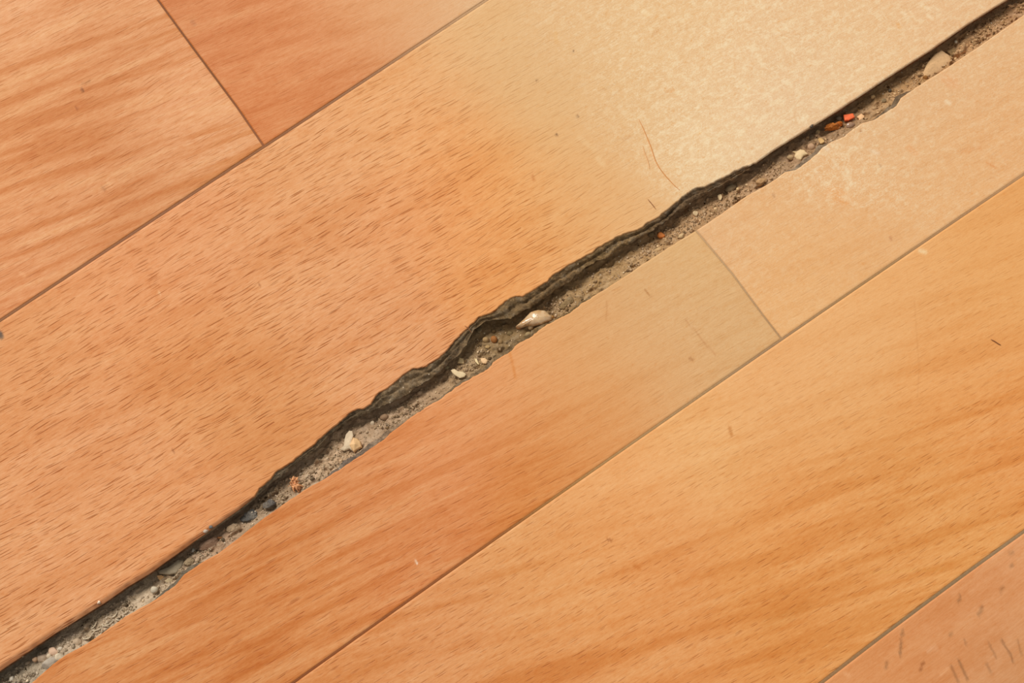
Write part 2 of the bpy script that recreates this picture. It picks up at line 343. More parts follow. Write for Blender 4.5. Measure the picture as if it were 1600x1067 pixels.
WEAR = {
 'A': [(100,200,0),(300,100,0)],
 'B': [(300,60,0),(450,60,0),(520,60,.1),(600,60,.25),(570,120,.0),(640,20,.95),(700,10,1),(600,0,.7),(560,10,.4),(660,45,.7)],
 'C': [(100,800,0),(300,500,0),(500,300,0),(600,200,.05),(650,130,.25),(700,230,.1),(790,330,.1),(860,380,.15),(720,60,.7),(770,100,.88),(800,180,.65),
       (860,240,.7),(920,300,.75),(960,350,.6),(850,120,.92),(900,40,1.0),(1000,60,1.08),(1000,200,1.08),(1080,150,1.15),(1080,250,1.3),(1150,200,1.25),(1200,100,1.15),(1300,50,1.1),
       (1450,20,1.05),(1300,130,1.15),(950,200,1.0),(1020,300,.95),(600,450,0),(750,430,.1)],
 'D': [(300,950,0),(600,780,.1),(700,680,.3),(800,620,.55),(850,560,.8),(950,500,.85),(1050,470,.9),(1130,500,.88),(1050,600,.85),(950,660,.7),(850,760,.2),(900,720,.4),(620,850,0)],
 'E': [(1200,350,.95),(1300,240,1.15),(1400,200,1.0),(1500,120,1.0),(1550,220,.95),(1300,400,.9)],
 'F': [(600,1000,0),(800,880,.1),(950,760,.4),(1050,680,.6),(1200,570,.75),(1350,470,.8),(1500,350,.8),(1550,400,.75),(1500,520,.5),(1350,620,.5),(1200,680,.5),
       (1100,760,.35),(1000,900,.1),(1300,850,.1),(1550,700,.15),(1400,800,.1)],
 'G': [(1300,1060,.35),(1450,1000,.3),(1550,900,.3),(1560,1030,.5)]}
# strokes of wear: (plank, [(x, y)...], half-width, strength, colour)
DK = (140, 98, 64)
MARKS = [('G',[(1411,985),(1407,999)],2.0,.55,DK),('G',[(1408,1005),(1406,1024)],2.0,.6,DK),('G',[(1386,1035),(1384,1043)],2,.5,DK),('G',[(1443,1034),(1438,1046)],2,.55,(140,80,40)),
 ('G',[(1487,988),(1484,994)],1.8,.4,DK),('G',[(1501,932),(1497,942)],2,.5,DK),('G',[(1535,949),(1529,961)],2.6,.5,DK),('G',[(1567,917),(1563,925)],2,.4,DK),('G',[(1582,880),(1580,886)],2,.5,DK),
 ('G',[(1565,1000),(1574,1015),(1580,1024),(1583,1036)],1.7,.5,DK),('G',[(1497,1030),(1512,1062)],2,.5,DK),('G',[(1486,1040),(1498,1067)],2,.4,DK),('G',[(1507,1000),(1510,1008)],1.6,.35,DK),
 ('G',[(1542,1038),(1548,1050)],2,.35,DK),('G',[(1577,864),(1582,862)],2.5,.35,DK),('G',[(1545,1005),(1556,1026)],1.6,.35,DK),('G',[(1590,1000),(1596,1022)],1.6,.3,DK),
 ('G',[(1320,1052),(1328,1056)],3.0,.6,(240,180,130)),('G',[(1450,1018),(1462,1012)],3.0,.5,(240,190,150)),('G',[(1470,1052),(1482,1046)],3.0,.5,(240,180,130)),
 ('D',[(795,545),(799,560),(803,578),(805,590)],2.0,.55,(216,134,66)),('D',[(1072,500),(1088,520),(1103,538),(1118,556)],1.2,.4,(196,134,82)),
 ('D',[(1008,453),(1013,459),(1018,463)],1.0,.5,(170,110,60)),('D',[(948,470),(948,485),(947,500)],1.2,.3,(190,130,76)),
 ('F',[(1429,470),(1432,520),(1436,570),(1434,620)],1.0,.3,(214,150,90)),('F',[(1360,895),(1420,892),(1480,889)],1.2,.35,(232,176,96)),
 ('C',[(1000,590),(1000,591)],1,0,DK),('C',[(1050,50),(1080,42),(1110,38)],1.2,.25,(205,150,95)),('C',[(1040,140),(1046,144),(1052,140)],2.2,.45,(222,150,80)),
 ('C',[(974,218),(984,214)],2.0,.5,(205,140,80)),('C',[(1020,55),(1028,48)],2.2,.5,(210,150,90)),('C',[(868,52),(870,66)],3,.2,(232,170,90)),('C',[(832,274),(834,281)],2,.45,(196,120,64)),
 ('C',[(1180,50),(1210,52)],1.2,.25,(205,150,100)),('C',[(1403,39),(1405,41)],3,.5,(232,160,80)),
 ('C',[(905,215),(930,235)],4,.22,(244,210,160)),('C',[(935,248),(942,256)],4,.35,(246,214,166)),('C',[(1085,190),(1100,215),(1106,230)],3,.3,(248,224,182)),('C',[(1080,230),(1082,250)],3,.45,(248,224,184)),
 ('C',[(1440,8),(1452,14)],3,.5,(250,228,190)),('C',[(1450,24),(1456,28)],3,.6,(250,228,190)),('C',[(1420,15),(1430,30),(1440,36)],1.6,.5,(248,222,180)),('C',[(1005,18),(1012,22)],4,.6,(248,222,176)),('C',[(1410,20),(1415,22)],2.4,.6,(250,228,190)),
 ('E',[(1285,226),(1293,234)],3,.45,(244,228,208)),('E',[(1302,250),(1310,262)],2.6,.4,(244,226,196)),('E',[(1320,262),(1326,272)],2.6,.4,(244,226,196)),('E',[(1362,236),(1372,240)],3,.5,(242,220,190)),('E',[(1478,158),(1484,162)],2.8,.6,(246,224,190)),
 ('E',[(1420,230),(1432,240)],5,.4,(232,160,98)),('E',[(1478,122),(1490,130)],9,.35,(232,160,104)),('E',[(1300,300),(1320,312)],10,.35,(236,160,92)),('E',[(1505,236),(1530,232)],4,.35,(224,152,90)),('E',[(1542,254),(1556,262)],1.6,.5,(222,140,74)),
 ('E',[(1345,204),(1345,205)],2,.6,(170,110,64)),('E',[(1375,258),(1376,260)],1.8,.5,(160,110,70)),('E',[(1208,304),(1210,308)],2,.5,(180,124,80)),('E',[(1391,371),(1393,375)],2,.5,(190,120,70)),
 ('F',[(1438,392),(1446,394)],3,.6,(250,225,180)),('F',[(1140,668),(1143,680)],2.5,.5,(196,124,62)),('F',[(1350,480),(1351,482)],2,.0,DK),('F',[(1200,975),(1235,960),(1260,945)],9,.25,(212,144,76)),
 ('C',[(0,521),(2,526)],3.6,.8,(80,72,68)),('C',[(896,79),(896,80)],1.5,.8,(120,80,50)),('C',[(869,210),(870,211)],1.4,.85,(110,76,50)),('C',[(902,181),(904,183)],1.6,.5,(130,90,60)),('C',[(838,125),(839,126)],1.5,.6,(150,110,70)),
 ('C',[(248,456),(250,459)],2.0,.7,(250,205,160)),('C',[(270,958),(271,960)],1.4,.5,(150,90,50)),('C',[(404,444),(406,446)],1.5,.6,(150,86,46)),('C',[(270,703),(272,706)],1.6,.6,(150,86,46)),('C',[(1059,69),(1060,71)],2,.0,DK),
 ('A',[(129,131),(141,127)],1.6,.5,(170,110,64)),('A',[(128,140),(130,142)],1.8,.7,(120,76,46)),('A',[(119,168),(121,170)],1.6,.5,(160,96,54)),('A',[(160,293),(163,296)],2.4,.55,(170,106,60)),('A',[(168,285),(172,288)],2.5,.5,(246,190,140)),
 ('A',[(30,425),(38,430)],2.5,.5,(244,184,134)),('D',[(649,877),(652,880)],1.8,.9,(250,225,200)),('D',[(1078,560),(1082,562)],2.2,.5,(170,112,66)),('F',[(950,843),(955,844)],2.0,.7,(170,100,50)),('F',[(992,884),(998,887)],3,.5,(206,122,56)),('F',[(1060,708),(1062,710)],1.5,.0,DK),
 ('C',[(795,470),(806,466),(815,467)],2.5,.9,(236,208,160)),('B',[(300,34),(304,38)],3,.4,(170,104,64)),
 ('D',[(850,1050),(860,1056)],1,0,DK)]

def seg_mark(x, y, pts, hw):
    best = np.full(x.shape, 1e9)
    for (a, b) in zip(pts[:-1], pts[1:]):
        ax, ay = a; bx, by = b; L = (bx - ax) ** 2 + (by - ay) ** 2 + 1e-9
        u = np.clip(((x - ax) * (bx - ax) + (y - ay) * (by - ay)) / L, 0, 1)
        best = np.minimum(best, np.hypot(x - ax - u * (bx - ax), y - ay - u * (by - ay)))
    return np.clip(1.5 - best / hw, 0, 1)

def cols(s0, s1, fine):
    a = [np.arange(s0, -1060, 25), np.arange(max(s0, -1060), min(s1, 1060), fine), np.arange(1060, s1, 25), [s1]]
    c = np.unique(np.concatenate([q for q in a if len(q)])); return c[(c >= s0) & (c <= s1)]

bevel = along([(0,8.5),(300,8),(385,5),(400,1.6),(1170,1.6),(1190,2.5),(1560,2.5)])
def plank(key, name, m, lo, hi, s_lo, s_hi, grain_deg, parent, rows, crack=None, wav=6, label=None, bow=0):
    """lo/hi: t(s) of its two long edges; s_lo/s_hi: s(t) of its ends"""
    tm = float(lo(0) + hi(0)) / 2
    A = cols(float(np.max(s_lo(np.array([tm])))), float(s_hi(np.array([tm]))[0]), 2.6)
    a0, a1 = A[0], A[-1]
    u = (A - a0) / (a1 - a0)
    n, r = len(A), rows + 1
    v = np.linspace(0, 1, r)
    # extra rows near both long edges for the bevels
    ev = np.array([0, .8, 1.6, 2.6, 4, 6, 9]) / 440.0
    v = np.unique(np.concatenate([v[(v > .022) & (v < .978)], ev, 1 - ev])); r = len(v)
    U, V = np.meshgrid(u, v, indexing='ij')
    s = a0 + U * (a1 - a0); t = lo(s) + V * (hi(s) - lo(s))
    for _ in range(3):
        e0 = s_lo(t); e1 = s_hi(t)
        s = e0 + U * (e1 - e0); t = lo(s) + V * (hi(s) - lo(s))
    x, y = px_of(s.ravel(), t.ravel()); 
    z = np.zeros_like(s)
    dl = t - lo(s); dh = hi(s) - t; dsl = s - s_lo(t); dsh = s_hi(t) - s
    c = field(TONE[key], x, y, 62.0); wr = field([(p, q, (k,)) for p, q, k in WEAR[key]], x, y, 46.0)[:, 0]
    for (kk, d) in (('lo', dl), ('hi', dh), ('a', dsl), ('b', dsh)):
        if crack == kk:
            b = bevel(s) if kk == 'lo' else 1.6
            z -= 2.0 * np.clip(1 - d / b, 0, 1) ** 1.7
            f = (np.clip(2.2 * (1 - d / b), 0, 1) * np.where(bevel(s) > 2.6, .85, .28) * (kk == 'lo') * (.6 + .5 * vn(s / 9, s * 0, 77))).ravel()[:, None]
            c = c * (1 - f) + f * np.array((158, 104, 68))  # brown of the worn rim, plus painted shade where the edge rolls down
        else:
            z -= .7 * np.clip(1 - d / 2.6, 0, 1) ** 1.5
    z += .9 * fbm(s / 240, t / 240, 91, 2) * np.clip(np.minimum(dl, dh) / 40, 0, 1)
    for (kk, pts, hw, st, cc) in MARKS:
        if kk == key and st > 0:
            f = (seg_mark(x, y, pts, hw) * st)[:, None]; c = c * (1 - f) + f * np.array(cc)
    # grain coordinates
    g = math.radians(grain_deg)
    X = s * math.cos(-g) - t * math.sin(-g); Y = s * math.sin(-g) + t * math.cos(-g)
    Y = Y + wav * fbm(X / 330, Y / 190, hash_(key), 2) * 2 + bow * ((X - 0) / 1000.0) ** 2
    co = world(s, t, z).reshape(-1, 3); F = gridfaces(n, r)
    # skirt
    idx = np.arange(n * r).reshape(n, r)
    rim = np.concatenate([idx[:, 0], idx[-1, 1:], idx[::-1, -1][1:], idx[0, ::-1][1:-1]])
    sk = co[rim].copy(); sk[:, 2] = -2.6
    k0 = len(co); m_ = len(rim); q = np.arange(m_); q2 = (q + 1) % m_
    F2 = np.stack([rim[q], k0 + q, k0 + q2, rim[q2]], -1)
    co = np.vstack([co, sk]); F = np.vstack([F, F2])
    cl = lin(np.clip(c, 0, 255)) * BRIGHT
    edge = np.tile(lin((120, 96, 74)) * .8, (m_, 1))
    uv = np.stack([X.ravel() + 3000, Y.ravel() + 3000 + 700 * hash_(key)], -1)
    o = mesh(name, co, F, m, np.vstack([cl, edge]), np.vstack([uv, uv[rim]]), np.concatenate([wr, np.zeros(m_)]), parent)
    if label: o['label'] = label
    return o
def hash_(k): return ord(k) - 60
BRIGHT = 1.0

SX = 1700.0
end0 = lambda t: np.full(np.shape(t), -SX); end1 = lambda t: np.full(np.shape(t), SX)
shift = lambda f, d: (lambda q: f(q) + d)

# ---------------------------------------------------------------- the ground under the sheets
ss = np.concatenate([np.arange(-SX - 60, -1060, 12), np.arange(-1060, 1060, 1.25), np.arange(1060, SX + 60, 12)])
tt = np.concatenate([[1.0], np.linspace(.45, 0, 4)[:-1], ])
offs = np.concatenate([[-40, -12, -5], np.linspace(-3, 3, 5)])
mid = np.linspace(0, 1, 44)
Sg = np.repeat(ss[:, None], 1, 1)
rowsT = [ue(ss) + 1450, ue(ss) + 60, ue(ss) + 25, ue(ss) + 16, ue(ss) + 9, ue(ss) + 4]
rowsT += [ue(ss) + (le(ss) - 1 - ue(ss)) * m_ for m_ in mid]
rowsT += [le(ss) - 3, le(ss) - 6, le(ss) - 12, le(ss) - 40, le(ss) - 1650]
T = np.stack(rowsT, 1); Sg = np.repeat(ss[:, None], T.shape[1], 1)
Z = bed_z(Sg, T)
for j in (0, 1, 2): Z[:, j] = -27
for j in (-1, -2, -3, -4): Z[:, j] = -20.5
Z[:, -5] = np.minimum(Z[:, -5], -17.6)
PIT = [(255,909,7,5),(1290,207,11,6),(425,793,9,5),(790,520,26,6),(1497,88,5,6),(258,905,6,3),(462,768,7,4),(352,858,10,4),(552,703,8,3),(770,505,18,5),(866,497,7,5),(1030,372,9,3),(830,516,14,5)]
def pit(s, t):
    z = 0
    for (px, py, r_, d_) in PIT:
        q = at([(px, py)], -14)[0]; z = z + d_ * np.exp(-(((s - q[0]) / r_) ** 2 + ((t - q[1]) / (r_ * .7)) ** 2))
    return z
Z -= pit(Sg, T)
gx, gy = px_of(Sg.ravel(), T.ravel(), -12)
BT = [(20,1060,(150,134,112)),(150,980,(172,150,124)),(260,905,(176,154,126)),(330,850,(168,136,108)),(400,800,(150,126,100)),(450,770,(158,134,108)),(520,730,(182,152,120)),
      (600,670,(160,132,104)),(680,610,(160,130,100)),(740,570,(156,128,92)),(800,530,(118,94,62)),(860,480,(150,120,84)),(930,440,(156,124,84)),(1000,400,(164,130,90)),
      (1080,340,(168,132,94)),(1150,300,(164,130,96)),(1250,240,(158,126,94)),(1320,195,(150,118,86)),(1390,150,(166,128,86)),(1450,105,(176,136,94)),(1530,60,(172,132,92)),(1590,15,(160,120,84))]
gc = field(BT, gx, gy, 40) * 1.19 + 26 * fbm(Sg.ravel() / 12, T.ravel() / 8, 41, 3)[:, None]
# it is grime-brown where fine dirt collects at the foot of the upper sheet
uu = ((ue(Sg) - T) / np.maximum(ue(Sg) - le(Sg), 5)).ravel()
g_ = mesh('floor', world(Sg, T, Z).reshape(-1, 3), gridfaces(*Z.shape), M_sand, lin(np.clip(gc, 20, 240)))
tag(g_, 'sandy grey brown dirt filling the long gap between the two floor covering sheets', None, None, 'structure')

# ---------------------------------------------------------------- the two sheets
def empty(name, s, t, z, label, cat, group=None):
    o = put(bpy.data.objects.new(name, None)); tag(o, label, cat, group); o.empty_display_size = .01
    return o
up = empty('linoleum_sheet', 0, 0, 0, 'wood print linoleum sheet upper left of the crack, its edge torn open dark grey', 'floor covering')
lw = empty('linoleum_sheet', 0, 0, 0, 'wood print linoleum sheet lower right of the dirt filled crack, with a narrow first strip', 'floor covering')

W_A = wood('beech_print_streaky', .55, .85, .62, (300, 22), .8, math.radians(9))
W_B = wood('beech_print_reddish', .38, .6, .60, (240, 34), .7, math.radians(10))
W_C = wood('beech_print_pored', 1.0, .42, .58, (260, 44), 1.1, math.radians(4))
W_D = wood('beech_print_soft', .70, .78, .60, (230, 20), .8, math.radians(5), .8)
W_F = wood('beech_print_golden', .66, .72, .50, (420, 30), .8, math.radians(13), .62)
W_G = wood('beech_print_pinkish', .15, .5, .5, (120, 30), .5)

hw = 2.3
plank('A', 'plank', W_A, shift(l1, hw), shift(l1, 900), end0, shift(j1, -1.6), -5, up, 200, label='streaky orange plank at the upper left corner')
plank('B', 'plank', W_B, shift(l1, hw), shift(l1, 900), shift(j1, 1.6), end1, -6, up, 200, label='redder plank right of the upper butt joint, fading pale', wav=10)
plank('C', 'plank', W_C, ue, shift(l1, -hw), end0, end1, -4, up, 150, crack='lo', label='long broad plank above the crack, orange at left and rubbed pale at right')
plank('D', 'plank', W_D, shift(lf, hw - .4), le, end0, shift(j2, -1.2), -5, lw, 80, crack='hi', label='orange plank under the crack, fading to tan before the joint')
plank('E', 'plank', W_D, shift(lf, hw - .4), le, shift(j2, 1.2), end1, -5, lw, 80, crack='hi', label='pale peach plank right of the lower butt joint')
plank('F', 'plank', W_F, shift(lg, hw), shift(lf, -hw + .4), end0, end1, -5, lw, 150, label='long broad golden plank with small pores', bow=10)
plank('G', 'plank', W_G, shift(lg, -900), shift(lg, -hw), end0, end1, 0, lw, 200, label='pinkish plank at lower right with short dark gouges')

def seam(f, s0, s1, hw_, pts, parent, label, wob=.3, across=None):
    a = np.arange(s0, s1 + 3, 3.0)
    if across is None: s, t = a, f(a); ds_, dt_ = 0, 1
    else: t, s = a, f(a); ds_, dt_ = 1, 0
    rows = np.array([-1.3, -.5, .5, 1.3]) * hw_
    Sx = s[:, None] + rows * ds_; Tx = t[:, None] + rows * dt_
    z = np.array([-1.0, -.55, -.55, -1.0]) + 0 * Sx + wob * .5 * fbm(Sx / 12, Tx / 12, 55, 2)
    x, y = px_of(Sx.ravel(), Tx.ravel())
    c = field(pts, x, y, 60)
    co = world(Sx, Tx, z).reshape(-1, 3)
    n = len(a); co2 = co.copy(); co2[:, 2] -= 1.2
    F = gridfaces(n, 4); F2 = gridfaces(n, 4)[:, ::-1] + len(co)
    o = mesh('joint_line', np.vstack([co, co2]), np.vstack([F, F2]), M_seam, lin(np.vstack([c, c])), None, None, parent)
    o['label'] = label
seam(l1, -SX, SX, hw, [(0,500,(150,100,64)),(220,356,(152,100,66)),(413,230,(150,98,62)),(560,130,(156,108,74)),(640,75,(172,128,90)),(700,42,(194,150,108)),(760,5,(200,160,116))], up, 'brown joint line between the upper planks')
seam(j1, float(l1(J1[-1,0])) + 1, 1345, 1.6, [(250,0,(136,84,50)),(330,110,(134,82,46)),(413,228,(150,92,56))], up, 'brown butt joint at the upper left', across=1)
seam(lf, -SX, SX, hw - .4, [(460,1067,(140,78,38)),(600,965,(146,84,42)),(760,850,(154,92,46)),(860,778,(166,116,62)),(960,712,(180,138,88)),(1066,640,(176,138,94)),(1220,531,(170,134,96)),
      (1340,446,(172,132,86)),(1480,352,(176,134,92)),(1600,272,(186,142,98))], lw, 'long thin joint line fading from brown to grey tan')
seam(j2, float(lf(J2[0,0])), float(le(J2[-1,0])) - 3, 1.2, [(1091,366,(206,166,120)),(1140,425,(192,156,114)),(1222,531,(180,142,100))], lw, 'pale grey butt joint below the crack', across=1)
seam(lg, -SX, SX, hw + .3, [(1283,1067,(158,118,78)),(1450,940,(152,120,84)),(1600,830,(160,128,92))], lw, 'grey brown joint line at the lower right')

# the dark backing of each sheet, torn open towards the crack
def backing(parent, side, label):
    a = np.concatenate([np.arange(-SX, -1060, 15), np.arange(-1060, 1060, 1.2), np.arange(1060, SX + 1, 15)])
    if side > 0:
        e, q = ue(a), tb(a); far = l1(a) + 898; wdt = e - q; K = 16
        rows = [(far, -16.5 + 0 * a), (far, -1.9 + 0 * a), (e + 60, -1.9 + 0 * a), (e + 8, -2.2 + 0 * a), (e + .8, -2.7 + 0 * a)]
        zq = -6.5 - 1.5 * fbm(a / 30, 0 * a, 61, 2)
        for i in range(K + 1):
            u = i / K
            tt_ = e + .1 + (q - e) * u
            f = np.clip(wdt / 14, 0, 1)
            z = -2.3 + (zq + 2.3) * (u ** 1.2)
            ter = (1.5 * np.sin(u * 8 + 8 * vn(a / 60, 0 * a, 62) + vn(a / 13, u * 3 + 0 * a, 63) * 2.4) - 2.6 * np.exp(-((u - .3 - .35 * vn(a / 45, 0 * a, 68)) / .07) ** 2)) * f
            z = z + ter + f * (1.5 * fbm(a / 2.6, u * 6 + 0 * a, 67, 2)) * min(1, u * 5) + f * (1.8 * fbm(a / 6, u * 2.5 + 0 * a, 64, 3) + 1.5 * np.minimum(0, .25 - np.abs(fbm(a / 14, u * 3 + 0 * a, 65, 2))) * -0) * min(1, u * 5)
            rows.append((tt_ + f * 1.2 * fbm(a / 5, u * 4 + 0 * a, 66, 2) * (0 < i), np.minimum(z, -2.0)))
        rows += [(q + 2.5, -8.5 + 0 * a), (q + 9, -11.5 + 0 * a), (q + 15, -14.5 + 0 * a), (q + 22, -16.5 + 0 * a), (far, -16.5 + 0 * a)]
    else:
        f_, c = le(a), ch(a); far = lg(a) - 898; K = 8; wdt = c - f_
        rows = [(far, -16.5 + 0 * a), (far, -1.9 + 0 * a), (f_ - 60, -1.9 + 0 * a), (f_ - 8, -2.2 + 0 * a), (f_ - .8, -2.7 + 0 * a)]
        for i in range(K + 1):
            u = i / K; g = np.clip(wdt / 6, 0, 1)
            z = -2.4 - 3.2 * u + g * .9 * fbm(a / 5, u * 2 + 0 * a, 71, 3)
            rows.append((f_ - .1 + wdt * u, np.minimum(z, -2.0)))
        rows += [(c - .4, -9 + 0 * a), (c - 2, -14 + 0 * a), (c - 6, -16.5 + 0 * a), (far, -16.5 + 0 * a)]
    T_ = np.stack([r_[0] for r_ in rows], 1); Z_ = np.stack([r_[1] for r_ in rows], 1); A_ = np.repeat(a[:, None], T_.shape[1], 1)
    x, y = px_of(A_.ravel(), T_.ravel(), -5)
    if side > 0: c_ = field([(400,770,(118,108,90)),(480,700,(104,92,74)),(560,645,(90,80,64)),(620,605,(122,106,82)),(700,555,(104,90,70)),(780,490,(112,96,70)),(850,455,(110,92,66)),(950,390,(112,94,66)),(1080,305,(98,82,62)),(1180,255,(96,76,54)),(1400,110,(96,66,42)),(200,915,(90,66,46))], x, y, 45)
    else: c_ = field([(250,930,(104,98,86)),(500,750,(108,100,92)),(560,710,(104,96,90)),(620,665,(150,128,102)),(740,590,(120,104,82)),(800,545,(116,98,70)),(870,497,(112,94,64)),(1000,412,(140,112,80)),(1240,262,(130,116,98)),(1380,175,(118,102,82)),(1500,90,(150,112,78))], x, y, 45)
    c_ = c_ * ((1.32 if side > 0 else 1.12) * (1 + .35 * fbm(x / 6, y / 4, 81, 3)))[:, None]
    o = mesh('backing', world(A_, T_, Z_).reshape(-1, 3), gridfaces(*T_.shape), M_back, lin(np.clip(c_ * (np.array((1.05, .99, .93)) * (.90 if side > 0 else 1)), 15, 235)), None, None, parent)
    o['label'] = label
backing(up, 1, 'dark grey torn edge of the upper sheet')
backing(lw, -1, 'grey chipped edge of the lower sheet')

# ---------------------------------------------------------------- debris
import bmesh
_ico = {}
def ico(sub):
    if sub not in _ico:
        bm = bmesh.new(); bmesh.ops.create_icosphere(bm, subdivisions=sub, radius=1.0)
        _ico[sub] = (np.array([v.co[:] for v in bm.verts]), [[v.index for v in f.verts] for f in bm.faces]); bm.free()
    return _ico[sub]
def n3(V, k, seed):
    return (fbm(V[:, 0] * k + 9 + V[:, 2] * .7, V[:, 1] * k + 5 + V[:, 2] * .9, seed, 3) + fbm(V[:, 2] * k + 3, V[:, 0] * k + V[:, 1] * .6, seed + 50, 3)) * .5
def rock(rng, cuts, rough, sub=3, seed=0, lump=1.3):
    V, F = ico(sub); V = V.copy()
    V *= (1 + rough * 1.4 * n3(V, lump, seed))[:, None]
    for _ in range(cuts):                                   # plane cuts give facets
        n = np.array([rng.gauss(0, 1), rng.gauss(0, 1), rng.gauss(0, .8)]); n /= np.linalg.norm(n)
        d = rng.uniform(.45, .8); k = V @ n; over = np.maximum(0, k - d); V -= over[:, None] * n
    V *= (1 + rough * .35 * n3(V, 5, seed + 7))[:, None]
    return V, F
def shard(rng, n=11):
    bm = bmesh.new()
    for _ in range(n):
        a = rng.uniform(0, 6.283); e = rng.uniform(-.9, .9); r = rng.uniform(.8, 1.1); bm.verts.new((math.cos(a) * r * (1 - .35 * abs(e)), math.sin(a) * r * (1 - .35 * abs(e)), e))
    bmesh.ops.convex_hull(bm, input=bm.verts[:])
    for v in [v for v in bm.verts if not v.link_faces]: bm.verts.remove(v)
    bmesh.ops.bevel(bm, geom=bm.edges[:], offset=.07, segments=1, affect='EDGES'); bm.verts.index_update()
    r = (np.array([v.co[:] for v in bm.verts]), [[v.index for v in f.verts] for f in bm.faces]); bm.free(); return r
def footprint(V, ax):
    return V[:, ax].max() - V[:, ax].min()
def surf(px, py, top=False):
    if top: q = at([(px, py)], 0)[0]; return q, 0.0
    z = -12.0
    for _ in range(4):
        q = at([(px, py)], z + 2)[0]; z = float(bed_z(np.array([q[0]]), np.array([q[1]]))[0])
        for (ax, ay, r_, d_) in PIT:
            qq = at([(ax, ay)], -14)[0]; z -= d_ * math.exp(-(((q[0] - qq[0]) / r_) ** 2 + ((q[1] - qq[1]) / (r_ * .7)) ** 2))
    return q, z
def debris(i, name, px, py, rx, ry, rz, deg, c, m, label, cat, cuts=3, rough=.3, top=False, group=None, sink=.35, sub=3, lift=0, smooth=True, c2=None, lump=1.3):
    rng = random.Random(i * 7 + 1); V, F = shard(rng) if name in ('stone_chip', 'paint_chip', 'dust_crumb') else rock(rng, cuts, rough, sub, i * 13 + 5, lump)
    for ax, r_ in ((0, rx), (1, ry), (2, rz)): V[:, ax] = (V[:, ax] - (V[:, ax].max() + V[:, ax].min()) / 2) * 2 * r_ / footprint(V, ax)
    a = math.radians(deg)
    X = V[:, 0] * math.cos(a) - V[:, 1] * math.sin(a); Y = V[:, 0] * math.sin(a) + V[:, 1] * math.cos(a)
    (s, t), z = surf(px, py, top)
    if top: sink = .12
    P = world(s, t, 0.0)
    zc = z + rz * (1 - 2 * sink) + lift
    co = np.stack([X + P[0], Y + P[1], V[:, 2] + zc], 1)
    cc = np.tile(lin(c), (len(V), 1)) * (1 + .18 * n3(V / max(rx, 1), 2.5, i + 3))[:, None]
    if c2 is not None:
        k = np.clip((n3(V / max(rx, 1), 1.4, i + 31) * 3 + .4), 0, 1)[:, None]; cc = cc * (1 - k) + lin(c2) * k
    o = mesh(name, co, F, m, np.clip(cc, 0, 1), None, None, None, smooth, origin=(P[0], P[1], zc - rz))
    return tag(o, label, cat, group)

